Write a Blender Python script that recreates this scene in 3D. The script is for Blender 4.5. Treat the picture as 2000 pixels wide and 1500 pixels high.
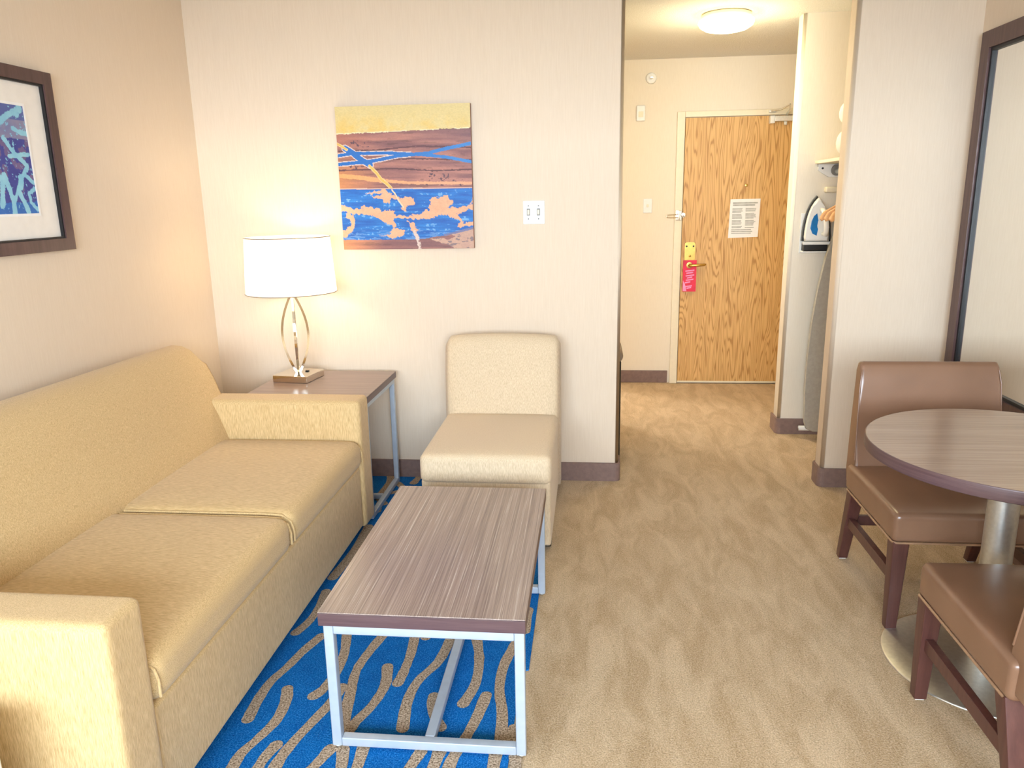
import bpy, bmesh, math, random
import numpy as np
from mathutils import Vector, Matrix, noise as mnoise

for o in list(bpy.data.objects): bpy.data.objects.remove(o)
S = bpy.context.scene
COL = S.collection
random.seed(4)
PI = math.pi

# ------------------------------------------------------------------ camera
CAM_H = 1.4849
a_, b_, c_ = [math.radians(v) for v in (13.683, 6.014, -1.0266)]
FW = Vector((-math.sin(b_)*math.cos(a_), math.cos(b_)*math.cos(a_), -math.sin(a_)))
R0 = Vector((math.cos(b_), math.sin(b_), 0)); U0 = R0.cross(FW)
RT = R0*math.cos(c_) + U0*math.sin(c_); UP = -R0*math.sin(c_) + U0*math.cos(c_)
cam = bpy.data.cameras.new('camera'); camo = bpy.data.objects.new('camera', cam); COL.objects.link(camo)
M = Matrix.Identity(4)
for i in range(3):
    M[i][0], M[i][1], M[i][2] = RT[i], UP[i], -FW[i]
M[2][3] = CAM_H
camo.matrix_world = M
cam.sensor_width = 36; cam.lens = 1504.09/2000*36; cam.clip_start = .02
S.camera = camo

# ------------------------------------------------------------------ world, daylight, exposure
w = bpy.data.worlds.new('sky'); S.world = w; w.use_nodes = True
w.node_tree.nodes['Background'].inputs[0].default_value = (.71, .85, 1, 1)      # even overcast sky
w.node_tree.nodes['Background'].inputs[1].default_value = 26.5
dl = bpy.data.lights.new('window_portal', 'AREA'); dl.shape = 'RECTANGLE'; dl.size = 3.2; dl.size_y = 1.2
dl.cycles.is_portal = True                                                     # guides the sky light through the window opening
dlo = bpy.data.objects.new('window_portal', dl); COL.objects.link(dlo)
dlo.location = (-.15, -1.76, 1.6); dlo.rotation_euler = (PI/2, 0, 0)
S.view_settings.view_transform = 'Standard'; S.view_settings.look = 'None'
S.view_settings.exposure = 0.34; S.view_settings.gamma = 1; S.view_settings.use_curve_mapping = False

# ------------------------------------------------------------------ materials
def lin(c):
    return tuple(((v/255)/12.92 if v/255 <= .04045 else ((v/255+.055)/1.055)**2.4) for v in c[:3]) + (1,)
class Mat:
    def __init__(s, name, rgb=(200, 200, 200), rough=.6, metal=0, spec=.5, coat=0):
        s.m = bpy.data.materials.new(name); s.m.use_nodes = True
        s.t = s.m.node_tree; s.b = s.t.nodes['Principled BSDF']
        s.b.inputs['Base Color'].default_value = lin(rgb); s.b.inputs['Roughness'].default_value = rough
        s.b.inputs['Metallic'].default_value = metal; s.b.inputs['Specular IOR Level'].default_value = spec
        s.b.inputs['Coat Weight'].default_value = coat
        s._c = None
    def n(s, t, **kw):
        x = s.t.nodes.new(t)
        for k, v in kw.items(): setattr(x, k, v)
        return x
    def l(s, a, b): s.t.links.new(a, b)
    def coord(s, scale=(1, 1, 1)):
        tc = s.n('ShaderNodeTexCoord'); mp = s.n('ShaderNodeMapping'); mp.inputs['Scale'].default_value = scale
        s.l(tc.outputs['Object'], mp.inputs['Vector']); return mp.outputs[0]
    def noise(s, vec, scale=1, detail=3, rough=.5, dist=0):
        x = s.n('ShaderNodeTexNoise'); x.inputs['Scale'].default_value = scale; x.inputs['Detail'].default_value = detail
        x.inputs['Roughness'].default_value = rough; x.inputs['Distortion'].default_value = dist
        s.l(vec, x.inputs['Vector']); return x.outputs[0]
    def ramp(s, fac, stops):
        r = s.n('ShaderNodeValToRGB'); e = r.color_ramp.elements
        while len(e) < len(stops): e.new(.5)
        for el, (p, c) in zip(e, stops): el.position = p; el.color = lin(c)
        s.l(fac, r.inputs[0]); return r.outputs[0]
    def mix(s, fac, a, b, mode='MIX'):
        x = s.n('ShaderNodeMix', data_type='RGBA', blend_type=mode)
        if isinstance(fac, (int, float)): x.inputs[0].default_value = fac
        else: s.l(fac, x.inputs[0])
        for k, v in ((6, a), (7, b)):
            if isinstance(v, tuple): x.inputs[k].default_value = lin(v)
            else: s.l(v, x.inputs[k])
        return x.outputs[2]
    def color(s, out): s.l(out, s.b.inputs['Base Color'])
    def bump(s, h, strength=.3, dist=.002):
        x = s.n('ShaderNodeBump'); x.inputs['Strength'].default_value = strength; x.inputs['Distance'].default_value = dist
        s.l(h, x.inputs['Height']); s.l(x.outputs[0], s.b.inputs['Normal'])

def plain(name, rgb, rough=.5, metal=0, spec=.5, coat=0, var=.06, sc=30):
    m = Mat(name, rgb, rough, metal, spec, coat)
    f = m.noise(m.coord(), sc, 3)
    d = tuple(max(0, v*(1-var)) for v in rgb); u = tuple(min(255, v*(1+var)) for v in rgb)
    m.color(m.ramp(f, [(.3, d), (.7, u)])); return m.m
def streaky(name, lo, hi, scale, rough=.7, bump=.25, sheen=0, spec=.3, mid=.5, w=.2):
    m = Mat(name, lo, rough, spec=spec)
    f = m.noise(m.coord(scale), 1, 3, .6)
    m.color(m.ramp(f, [(mid-w, lo), (mid+w, hi)])); m.bump(f, bump, .0015)
    if sheen: m.b.inputs['Sheen Weight'].default_value = sheen
    return m.m
def tabletop_mat(name, scale, cols, rough=.3):
    m = Mat(name, cols[0], rough, spec=.75)
    f = m.noise(m.coord(scale), 1, 4, .7)
    f2 = m.noise(m.coord(tuple(v*.22 for v in scale)), 1, 2, .5)
    c1 = m.ramp(f, [(.34, cols[0]), (.5, cols[1]), (.6, cols[2]), (.70, cols[3])])
    c2 = m.mix(.35, c1, m.ramp(f2, [(.35, cols[0]), (.65, cols[2])]))
    m.color(c2); m.bump(f, .08, .0005); return m.m

M_WALL = streaky('wallpaper', (224, 205, 182), (229, 211, 189), (300, 300, 10), .75, .12, spec=.25)
M_HALL = streaky('hall_wallpaper', (238, 226, 206), (243, 232, 213), (260, 260, 14), .75, .10, spec=.25)
M_CEIL = Mat('popcorn_ceiling', (240, 236, 228), .9)
h = M_CEIL.noise(M_CEIL.coord(), 120, 4, .7); M_CEIL.bump(h, .9, .01); M_CEIL.color(M_CEIL.ramp(h, [(.3, (234, 230, 222)), (.7, (250, 247, 241))])); M_CEIL = M_CEIL.m
M_BASE = streaky('baseboard_vinyl', (126, 102, 94), (140, 115, 106), (40, 40, 40), .55, .1)
m = Mat('beige_carpet', (190, 160, 130), .95, spec=.1)
f1 = m.noise(m.coord(), 210, 4, .7); f2 = m.noise(m.coord((5, 1.6, 1)), 2.2, 4, .6, .8); f3 = m.noise(m.coord((1, 1, 1)), 90, 3, .7)
c1 = m.ramp(f1, [(.30, (84, 62, 40)), (.5, (218, 186, 142)), (.66, (255, 240, 212))])
c2 = m.mix(.42, c1, m.ramp(f2, [(.38, (180, 144, 96)), (.62, (240, 212, 174))]))
c3 = m.mix(.15, c2, m.ramp(f3, [(.35, (120, 100, 76)), (.65, (214, 196, 172))]))
m.color(c3); m.bump(f1, .9, .006); m.b.inputs['Sheen Weight'].default_value = .15; M_CARPET = m.m
m = Mat('blue_carpet', (10, 110, 200), .95, spec=.1)
f1 = m.noise(m.coord(), 230, 3, .7); f2 = m.noise(m.coord(), 14, 3, .6)
c1 = m.ramp(f1, [(.32, (0, 50, 116)), (.5, (6, 108, 190)), (.66, (76, 166, 234))])
m.color(m.mix(.35, c1, m.ramp(f2, [(.3, (0, 88, 168)), (.7, (16, 124, 208))]))); m.bump(f1, .9, .006); M_BLUE = m.m
m = Mat('squiggle_loop_pile', (186, 160, 130), .95, spec=.1)
f1 = m.noise(m.coord(), 190, 3, .7)
m.color(m.ramp(f1, [(.34, (96, 76, 58)), (.5, (186, 162, 136)), (.64, (222, 202, 178))])); m.bump(f1, 1, .006); M_SQUIG = m.m

SOFA_LO, SOFA_HI = (184, 150, 98), (230, 200, 148)
M_SOFA_V = streaky('sofa_fabric_upright', SOFA_LO, SOFA_HI, (520, 520, 36), .7, .5, .2)
M_SOFA_H = streaky('sofa_fabric_seat', SOFA_LO, SOFA_HI, (44, 520, 520), .7, .4, .2)
M_CHAIR_F = streaky('slipper_chair_fabric', (200, 176, 142), (230, 209, 178), (420, 420, 60), .75, .4, .2)
M_LAM_Y = tabletop_mat('laminate_streaks_lengthwise', (330, 2.2, 330), [(118, 99, 91), (156, 136, 125), (174, 155, 143), (240, 228, 214)], .23)
M_LAM_X = tabletop_mat('laminate_side_table', (3, 180, 180), [(112, 88, 82), (142, 119, 111), (158, 136, 126), (182, 162, 150)], .28)
M_LAM_R = tabletop_mat('laminate_round_table', (2.5, 120, 120), [(150, 126, 110), (164, 142, 126), (172, 150, 134), (180, 162, 146)], .22)
M_LAM_E = tabletop_mat('laminate_edge', (5, 5, 160), [(78, 54, 58), (92, 68, 70), (100, 76, 77), (112, 88, 88)], .4)
M_FRAMEM = plain('silver_painted_steel', (186, 197, 210), .38, .25, var=.02)
M_BLACK = plain('black_plastic', (22, 20, 22), .45)
M_CHROME = plain('polished_nickel', (222, 214, 200), .07, 1, var=.01)
M_STEEL = plain('brushed_steel', (222, 222, 216), .42, 1, var=.03, sc=80)
M_BRASS = plain('brass', (196, 160, 84), .28, 1, var=.05)
M_WHITE = plain('white_plastic', (240, 238, 232), .4, var=.01)
M_CREAM = plain('cream_paint', (240, 228, 200), .45, var=.01)
M_GREYP = plain('grey_plastic', (126, 124, 120), .45)
M_LEATHER = Mat('brown_vinyl', (142, 106, 82), .28, spec=.7)
h = M_LEATHER.noise(M_LEATHER.coord(), 320, 3, .6); M_LEATHER.bump(h, .12, .0008)
M_LEATHER.color(M_LEATHER.ramp(M_LEATHER.noise(M_LEATHER.coord(), 5, 2), [(.3, (126, 93, 71)), (.7, (140, 105, 82))])); M_LEATHER = M_LEATHER.m
M_WELT = plain('vinyl_welt', (166, 130, 100), .4)
M_LEGWOOD = streaky('dark_red_wood', (78, 46, 42), (98, 61, 54), (60, 60, 5), .35, .08, spec=.5)
M_FRAMEW = streaky('walnut_frame', (72, 48, 46), (96, 68, 63), (60, 60, 4), .38, .1, spec=.5)
M_MAT = plain('white_mat_board', (240, 232, 222), .85, var=.01)
M_MIRROR = Mat('mirror_silver', (240, 240, 236), .015, 1).m
M_FINGER = plain('hanger_wood', (226, 168, 108), .45, var=.08)
M_IRONB = plain('iron_blue', (24, 120, 190), .2)
M_BOARD = plain('ironing_cover', (166, 160, 148), .85, var=.03, sc=60)
M_LINEN = plain('white_linen', (244, 240, 226), .85, var=.01)
M_PAPER = plain('paper', (244, 240, 236), .7, var=.01)
M_INK = plain('print_grey', (178, 178, 172), .8, var=.08)
M_TAG = plain('red_card', (226, 22, 62), .45, var=.08, sc=12)
M_TAGP = plain('pink_print', (246, 150, 196), .5, var=.05)
M_TAUPE = plain('taupe_lid', (140, 122, 104), .45)

m = Mat('oak_veneer', (206, 152, 84), .45, spec=.4)
f1 = m.noise(m.coord((8, 1, .55)), 1.3, 2, .45, .25)
mm = m.n('ShaderNodeMath', operation='MULTIPLY'); m.l(f1, mm.inputs[0]); mm.inputs[1].default_value = 150
sn = m.n('ShaderNodeMath', operation='SINE'); m.l(mm.outputs[0], sn.inputs[0])
mr = m.n('ShaderNodeMapRange'); m.l(sn.outputs[0], mr.inputs[0]); mr.inputs[1].default_value = -1; mr.inputs[2].default_value = 1
g = m.noise(m.coord((180, 1, 5)), 1, 3, .6)
c1 = m.ramp(mr.outputs[0], [(.02, (170, 118, 58)), (.25, (212, 166, 100)), (.8, (226, 182, 118))])
m.color(m.mix(.3, c1, m.ramp(g, [(.3, (192, 142, 76)), (.7, (230, 188, 124))]))); M_OAK = m.m

def attr_mat(name, rough=.6):
    m = Mat(name, (255, 255, 255), rough); a = m.n('ShaderNodeAttribute'); a.attribute_name = 'print'
    m.l(a.outputs['Color'], m.b.inputs['Base Color'])
    m.bump(m.noise(m.coord(), 500, 2), .15, .0006); return m.m
M_PAINT = attr_mat('acrylic_on_canvas', .55); M_PRINT = attr_mat('art_print', .35)

def emit(name, rgb, strength, base=(255, 255, 255)):
    m = Mat(name, base, .5); m.b.inputs['Emission Color'].default_value = lin(rgb); m.b.inputs['Emission Strength'].default_value = strength
    return m.m
m = Mat('lamp_shade_linen', (250, 246, 238), .9)      # translucent cloth lit by the bulb inside
h = m.noise(m.coord((200, 200, 60)), 1, 2); m.bump(h, .1, .0005)
tr = m.n('ShaderNodeBsdfTranslucent'); tr.inputs[0].default_value = lin((255, 250, 240)); m.b.inputs['Emission Color'].default_value = lin((255, 244, 224)); m.b.inputs['Emission Strength'].default_value = 1.9
mx = m.n('ShaderNodeMixShader'); mx.inputs[0].default_value = .8
m.l(m.b.outputs[0], mx.inputs[1]); m.l(tr.outputs[0], mx.inputs[2]); m.l(mx.outputs[0], m.t.nodes['Material Output'].inputs[0]); M_SHADE = m.m
m = Mat('thin_glass', (255, 255, 255), .05)
tp = m.n('ShaderNodeBsdfTransparent'); gl = m.n('ShaderNodeBsdfGlossy'); gl.inputs['Roughness'].default_value = .02
mx = m.n('ShaderNodeMixShader'); mx.inputs[0].default_value = .05
m.l(tp.outputs[0], mx.inputs[1]); m.l(gl.outputs[0], mx.inputs[2]); m.l(mx.outputs[0], m.t.nodes['Material Output'].inputs[0]); M_GLASS = m.m

# ------------------------------------------------------------------ builders
LOC = {}
def origin(p): 
    while p is not None and p.parent is not None: p = p.parent
    return LOC.get(p.name, Vector((0, 0, 0))) if p else Vector((0, 0, 0))
def thing(name, label, cat, loc=(0, 0, 0), group=None):
    o = bpy.data.objects.new(name, None); COL.objects.link(o); o.location = loc; o.empty_display_size = .1
    o['label'] = label; o['category'] = cat
    if group: o['group'] = group
    LOC[o.name] = Vector(loc); return o
def tag(o, label, cat, group=None, kind=None):
    o['label'] = label; o['category'] = cat
    if group: o['group'] = group
    if kind: o['kind'] = kind
    return o
def obj(name, bm, mat, parent=None, smooth=True, wn=True, loc=None):
    """link a bmesh (built in world coordinates) as one mesh object; its origin is the thing's base (or loc)"""
    org = origin(parent) if parent else Vector(loc or (0, 0, 0))
    bmesh.ops.recalc_face_normals(bm, faces=bm.faces)
    if org.length: bmesh.ops.translate(bm, verts=bm.verts, vec=-org)
    me = bpy.data.meshes.new(name); bm.to_mesh(me); bm.free()
    if smooth:
        for p in me.polygons: p.use_smooth = True
    me.materials.append(mat)
    o = bpy.data.objects.new(name, me); COL.objects.link(o)
    if parent: o.parent = parent
    else:
        o.location = org; LOC[o.name] = org
    if smooth and wn:
        md = o.modifiers.new('wn', 'WEIGHTED_NORMAL'); md.keep_sharp = True
    return o
def NB(): return bmesh.new()
def add_box(bm, x0, x1, y0, y1, z0, z1, r=0, seg=2):
    vs = [bm.verts.new(p) for p in ((x0,y0,z0),(x1,y0,z0),(x1,y1,z0),(x0,y1,z0),(x0,y0,z1),(x1,y0,z1),(x1,y1,z1),(x0,y1,z1))]
    fs = [bm.faces.new([vs[i] for i in q]) for q in ((3,2,1,0),(4,5,6,7),(0,1,5,4),(1,2,6,5),(2,3,7,6),(3,0,4,7))]
    if r:
        es = list({e for f in fs for e in f.edges})
        bmesh.ops.bevel(bm, geom=es, offset=r, segments=seg, profile=.5, affect='EDGES', clamp_overlap=True)
    return bm
def box(name, x0, x1, y0, y1, z0, z1, mat, parent=None, r=0, seg=2, loc=None):
    return obj(name, add_box(NB(), x0, x1, y0, y1, z0, z1, r, seg), mat, parent, smooth=r > 0, loc=loc)
def add_prism(bm, pts, axis, d0, d1, r=0, seg=3):
    """polygon pts in the two other axes, extruded along axis from d0 to d1; r bevels the cap rims"""
    def P(u, v, d): return {'x': (d, u, v), 'y': (u, d, v), 'z': (u, v, d)}[axis]
    A = [bm.verts.new(P(u, v, d0)) for u, v in pts]; B = [bm.verts.new(P(u, v, d1)) for u, v in pts]
    n = len(pts); f0 = bm.faces.new(A); f1 = bm.faces.new(B[::-1])
    for i in range(n): bm.faces.new([A[i], B[i], B[(i+1) % n], A[(i+1) % n]])
    if r:
        es = list(set(f0.edges) | set(f1.edges))
        bmesh.ops.bevel(bm, geom=es, offset=r, segments=seg, profile=.5, affect='EDGES', clamp_overlap=True)
    return bm
def prism(name, pts, axis, d0, d1, mat, parent=None, r=0, seg=3, loc=None, smooth=True):
    return obj(name, add_prism(NB(), pts, axis, d0, d1, r, seg), mat, parent, smooth=smooth, loc=loc)
def add_lathe(bm, prof, cx, cy, n=48, sx=1, sy=1):
    rings = []
    for r, z in prof:
        if r < 1e-6: rings.append([bm.verts.new((cx, cy, z))])
        else: rings.append([bm.verts.new((cx+sx*r*math.cos(2*PI*i/n), cy+sy*r*math.sin(2*PI*i/n), z)) for i in range(n)])
    for a, b in zip(rings, rings[1:]):
        for i in range(n):
            j = (i+1) % n
            if len(a) == 1 and len(b) == 1: continue
            if len(a) == 1: bm.faces.new([a[0], b[i], b[j]])
            elif len(b) == 1: bm.faces.new([a[i], a[j], b[0]])
            else: bm.faces.new([a[i], a[j], b[j], b[i]])
    return bm
def lathe(name, prof, cx, cy, mat, parent=None, n=48, loc=None, sx=1, sy=1):
    return obj(name, add_lathe(NB(), prof, cx, cy, n, sx, sy), mat, parent, loc=loc)
def add_tube(bm, pts, rad, n=10, flat=None):
    """tube along pts; rad number or list; flat=(w,h) rectangular section"""
    pts = [Vector(p) for p in pts]; rings = []
    prevn = None
    for i, p in enumerate(pts):
        t = (pts[min(i+1, len(pts)-1)] - pts[max(i-1, 0)]).normalized()
        if prevn is None:
            ref = Vector((0, 0, 1)) if abs(t.z) < .9 else Vector((1, 0, 0))
            nn = (ref - t*ref.dot(t)).normalized()
        else: nn = (prevn - t*prevn.dot(t)).normalized()
        prevn = nn; bb = t.cross(nn)
        if flat:
            rings.append([bm.verts.new(p + nn*u*flat[0]/2 + bb*v*flat[1]/2) for u, v in ((-1,-1),(1,-1),(1,1),(-1,1))])
        else:
            r = rad[i] if isinstance(rad, (list, tuple)) else rad
            rings.append([bm.verts.new(p + (nn*math.cos(2*PI*k/n) + bb*math.sin(2*PI*k/n))*r) for k in range(n)])
    for a, b in zip(rings, rings[1:]):
        m_ = len(a)
        for k in range(m_): bm.faces.new([a[k], a[(k+1) % m_], b[(k+1) % m_], b[k]])
    bm.faces.new(rings[0][::-1]); bm.faces.new(rings[-1]); return bm
def tube(name, pts, rad, mat, parent=None, n=10, flat=None, loc=None):
    return obj(name, add_tube(NB(), pts, rad, n, flat), mat, parent, smooth=flat is None, loc=loc)
def add_cushion(bm, x0, x1, y0, y1, z0, z1, r, top=0, front=None, n=14, bot=0):
    """rounded box with a crowned top: a subdivided cube pushed out to rounded edges"""
    h = Vector(((x1-x0)/2, (y1-y0)/2, (z1-z0)/2)); c = Vector(((x0+x1)/2, (y0+y1)/2, (z0+z1)/2))
    def ticks(hh):
        t = [-hh, -hh+r*.3, -hh+r*.6, -hh+r] + [(-hh+r)+(2*hh-2*r)*k/n for k in range(1, n)] + [hh-r, hh-r*.6, hh-r*.3, hh]
        return t
    T = [ticks(v) for v in h]; vm = {}
    def vert(p):
        k = tuple(round(v, 6) for v in p)
        if k in vm: return vm[k]
        q = Vector(p); inn = Vector([max(-h[i]+r, min(h[i]-r, q[i])) for i in range(3)]); d = q-inn
        if d.length > 1e-9: q = inn + d.normalized()*r
        u = q.x/h.x; v = q.y/h.y
        cr = (1-u**4)*(1-v**4)
        if q.z > 0: q.z += top*cr*min(1, q.z/(h.z-r+1e-6) if h.z > r else 1)
        vm[k] = bm.verts.new(c+q); return vm[k]
    for ax in range(3):
        i, j = [k for k in range(3) if k != ax]
        for sgn in (-1, 1):
            for a0, a1 in zip(T[i], T[i][1:]):
                for b0, b1 in zip(T[j], T[j][1:]):
                    q = []
                    for (aa, bb) in ((a0, b0), (a1, b0), (a1, b1), (a0, b1)):
                        p = [0, 0, 0]; p[ax] = sgn*h[ax]; p[i] = aa; p[j] = bb; q.append(vert(p))
                    if len(set(q)) == 4: bm.faces.new(q)
    return bm
def cushion(name, x0, x1, y0, y1, z0, z1, r, mat, parent, top=0, n=12):
    return obj(name, add_cushion(NB(), x0, x1, y0, y1, z0, z1, r, top, n=n), mat, parent, wn=False)
def arc(cx, cy, r, a0, a1, n=6):
    return [(cx+r*math.cos(math.radians(a0+(a1-a0)*i/n)), cy+r*math.sin(math.radians(a0+(a1-a0)*i/n))) for i in range(n+1)]
def rrect(x0, x1, y0, y1, r, n=5):
    return arc(x1-r, y1-r, r, 0, 90, n)+arc(x0+r, y1-r, r, 90, 180, n)+arc(x0+r, y0+r, r, 180, 270, n)+arc(x1-r, y0+r, r, 270, 360, n)
def copy_tree(o, loc, rz, label):
    r = o.copy(); COL.objects.link(r); r.location = loc; r.rotation_euler = (0, 0, rz); r['label'] = label
    for ch in list(o.children):
        c = ch.copy(); COL.objects.link(c); c.parent = r
        for g in list(ch.children):
            d = g.copy(); COL.objects.link(d); d.parent = c
    return r
def pix(px, py, z=0.0):
    """point at height z that the photograph shows at a given place"""
    d = FW + RT*((px-1000)/1504.09) - UP*((py-750)/1504.09)
    t = (z-CAM_H)/d.z; return Vector((d.x*t, d.y*t, z))

# ------------------------------------------------------------------ the setting
YB, YD, HC, XL, XR = 3.911, 6.158, 2.45, -2.004, 1.722
XE, XP, YP, YS = .148, 1.178, 3.886, 4.80
def struct(o, label, cat): return tag(o, label, cat, kind='structure')
struct(box('floor', -2.3, 2.2, -1.75, 7.4, -.08, 0, M_CARPET), 'beige brown textured carpet floor running into the hall', 'floor')
struct(box('ceiling', -2.3, 2.2, -1.75, 7.4, HC, HC+.08, M_CEIL), 'white textured ceiling over the room and hall', 'ceiling')
struct(box('wall_left', XL-.1, XL, -1.75, YB+.12, 0, HC, M_WALL), 'beige wall behind the sofa', 'wall')
struct(box('wall_right', XR, XR+.1, -1.75, YP+.1, 0, HC, M_WALL), 'beige wall carrying the tall framed mirror', 'wall')
struct(box('ground', -40, 40, -60, -2.2, -6.2, -6, plain('asphalt', (84, 82, 78), .9)), 'paved ground outside below the window', 'ground')
def rounded_end_wall(name, x0, x1, y0, y1, side, mat, r=.022):
    if side == 'right': pts = [(x0, y0)] + arc(x1-r, y0+r, r, 270, 360, 5) + arc(x1-r, y1-r, r, 0, 90, 5) + [(x0, y1)]
    else: pts = [(x1, y1)] + arc(x0+r, y1-r, r, 90, 180, 5) + arc(x0+r, y0+r, r, 180, 270, 5) + [(x1, y0)]
    return prism(name, pts, 'z', 0, HC, mat)
struct(rounded_end_wall('wall_back', XL, XE, YB, YB+.12, 'right', M_WALL), 'pale beige wall with rounded end behind lamp, canvas and armless chair', 'wall')
struct(rounded_end_wall('wall_pillar', XP, XR+.1, YP, YP+.115, 'left', M_WALL), 'pale beige wall piece between hall closet and mirror', 'wall')
struct(rounded_end_wall('wall_closet_stub', 1.17, 2.0, YS, YS+.13, 'left', M_HALL), 'closet side wall with rounded end holding the iron', 'wall')
struct(box('wall_closet_back', 1.85, 1.95, YP+.05, YS+.1, 0, HC, M_HALL), 'back wall of the hall closet', 'wall')
struct(box('wall_hall_end', -.12, 2.2, YD, YD+.1, 0, HC, M_HALL), 'cream beige end wall of the hall around the oak door', 'wall')
struct(box('wall_hall_right', 1.75, 1.85, YS+.1, YD, 0, HC, M_HALL), 'right wall of the entry beside the oak door', 'wall')
# hall left wall with the bathroom doorway
bm = NB(); add_box(bm, -.22, -.12, YB+.1, 5.30, 0, HC); add_box(bm, -.22, -.12, 6.02, 7.3, 0, HC); add_box(bm, -.22, -.12, 5.30, 6.02, 2.03, HC)
struct(obj('wall_hall_left', bm, M_HALL, smooth=False), 'hall wall with the bathroom doorway', 'wall')
bm = NB(); add_box(bm, -2.2, -2.1, YB+.1, 7.3, 0, HC); add_box(bm, -2.2, -.12, 7.3, 7.4, 0, HC)
struct(obj('wall_bathroom', bm, M_HALL, smooth=False), 'bathroom walls beyond the hall doorway', 'wall')
# window wall behind the camera
YW = -1.6; WX0, WX1, WZ0, WZ1 = -1.75, 1.45, 1.0, 2.2
bm = NB(); add_box(bm, XL-.1, WX0, YW-.14, YW, 0, HC); add_box(bm, WX1, XR+.1, YW-.14, YW, 0, HC)
add_box(bm, WX0, WX1, YW-.14, YW, 0, WZ0); add_box(bm, WX0, WX1, YW-.14, YW, WZ1, HC)
struct(obj('wall_window', bm, M_WALL, smooth=False), 'wall with the wide window opposite the seating', 'wall')
bm = NB()
for (x0, x1, z0, z1) in ((WX0, WX0+.05, WZ0, WZ1), (WX1-.05, WX1, WZ0, WZ1), (WX0, WX1, WZ0, WZ0+.05), (WX0, WX1, WZ1-.05, WZ1)):
    add_box(bm, x0, x1, YW-.12, YW-.07, z0, z1)
win = struct(obj('window_1', bm, M_WHITE, smooth=False), 'wide white framed window', 'window')
box('window_pane', WX0+.05, WX1-.05, YW-.1, YW-.095, WZ0+.05, WZ1-.05, M_GLASS, win)
box('window_sill', WX0-.03, WX1+.03, YW-.06, YW+.05, WZ0-.03, WZ0-.001, M_WHITE, win, r=.006)
# baseboards
HB = .10
def bboard(name, x0, x1, y0, y1, label): return struct(box(name, x0, x1, y0, y1, 0, HB, M_BASE, r=.004), label, 'baseboard')
bboard('baseboard_left', XL, XL+.012, -1.55, YB, 'brown vinyl baseboard behind the sofa')
r = .03
pts = [(XL, YB), (XL, YB-.012)] + arc(XE+.010-r, YB-.012+r, r, 270, 360, 5) + [(XE+.010, YB+.13), (XE, YB+.13), (XE, YB)]
struct(prism('baseboard_back', pts, 'z', 0, HB, M_BASE, r=.003, smooth=False), 'brown vinyl baseboard wrapping the wall behind the armless chair', 'baseboard')
pts = [(XR, YP), (XR, YP-.012)] + arc(XP-.012+r, YP-.012+r, r, 270, 180, 5) + arc(XP-.012+r, YP+.127-r, r, 180, 90, 5) + [(XR, YP+.127), (XR, YP+.115), (XP, YP+.115), (XP, YP)]
struct(prism('baseboard_pillar', pts, 'z', 0, HB, M_BASE, r=.003, smooth=False), 'brown vinyl baseboard wrapping the wall piece beside the mirror', 'baseboard')
pts = [(1.85, YS), (1.85, YS-.012)] + arc(1.158+r, YS-.012+r, r, 270, 180, 5) + [(1.158, YS+.14), (1.17, YS+.14), (1.17, YS)]
struct(prism('baseboard_closet', pts, 'z', 0, HB, M_BASE, r=.003, smooth=False), 'brown vinyl baseboard wrapping the closet side wall under the iron', 'baseboard')
bboard('baseboard_hall_end', -.12, .612, YD-.012, YD, 'brown vinyl baseboard left of the oak door')
bboard('baseboard_right', XR-.012, XR, -1.55, YP-.012, 'brown vinyl baseboard under the mirror')

# ------------------------------------------------------------------ entry door
DX0, DX1, DH = .69, 1.605, 2.03
bm = NB()
for (x0, x1, z0, z1) in ((DX0-.062, DX0-.004, 0, DH+.046), (DX1+.004, DX1+.062, 0, DH+.046), (DX0-.004, DX1+.004, DH+.004, DH+.046)):
    add_box(bm, x0, x1, YD-.03, YD-.0005, z0, z1, .003, 1)
struct(obj('trim_1', bm, M_CREAM), 'cream painted metal frame around the oak door', 'door frame')
door = struct(box('door_1', DX0, DX1, YD-.026, YD-.002, .008, DH, M_OAK, r=.002, loc=((DX0+DX1)/2, YD, 0)), 'oak veneer entry door at the end of the hall', 'door')
YF = YD-.026
box('door_sweep', DX0, DX1, YF-.006, YF, .010, .022, M_CREAM, door)
tube('peephole', [(1.155, YF+.002, 1.536), (1.155, YF-.006, 1.536)], .011, M_BRASS, door, 14)
lp = prism('lock_plate', rrect(.714, .794, .905, 1.118, .012), 'y', YF-.007, YF, M_BRASS, door, r=.002)
for x in (.728, .780): tube('screw', [(x, YF-.006, 1.088), (x, YF-.009, 1.088)], .007, M_BLACK, lp, 10)
tube('lever', [(.754, YF, .945), (.754, YF-.05, .945), (.765, YF-.058, .945), (.82, YF-.058, .947), (.862, YF-.056, .950), (.872, YF-.05, .953)], [.013, .012, .011, .010, .009, .006], M_BRASS, lp, 12)
tube('lever_rose', [(.754, YF-.006, .945), (.754, YF-.014, .945)], .026, M_BRASS, lp, 20)
tube('thumb_turn', [(.754, YF-.006, 1.015), (.754, YF-.022, 1.015)], .008, M_BRASS, lp, 10)
cl = box('closer_body', 1.325, 1.60, YF-.05, YF, 1.985, 2.024, M_STEEL, door, r=.004)
box('closer_cap', 1.292, 1.325, YF-.052, YF, 1.972, 2.026, M_WHITE, cl, r=.004)
tube('closer_knob', [(1.405, YF-.03, 1.985), (1.405, YF-.03, 1.960)], .012, M_WHITE, cl, 12)
tube('closer_arm', [(1.41, YF-.03, 2.03), (1.405, YF-.14, 2.05), (1.40, YF-.16, 2.09)], .009, M_STEEL, cl, flat=(.022, .008))
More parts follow.
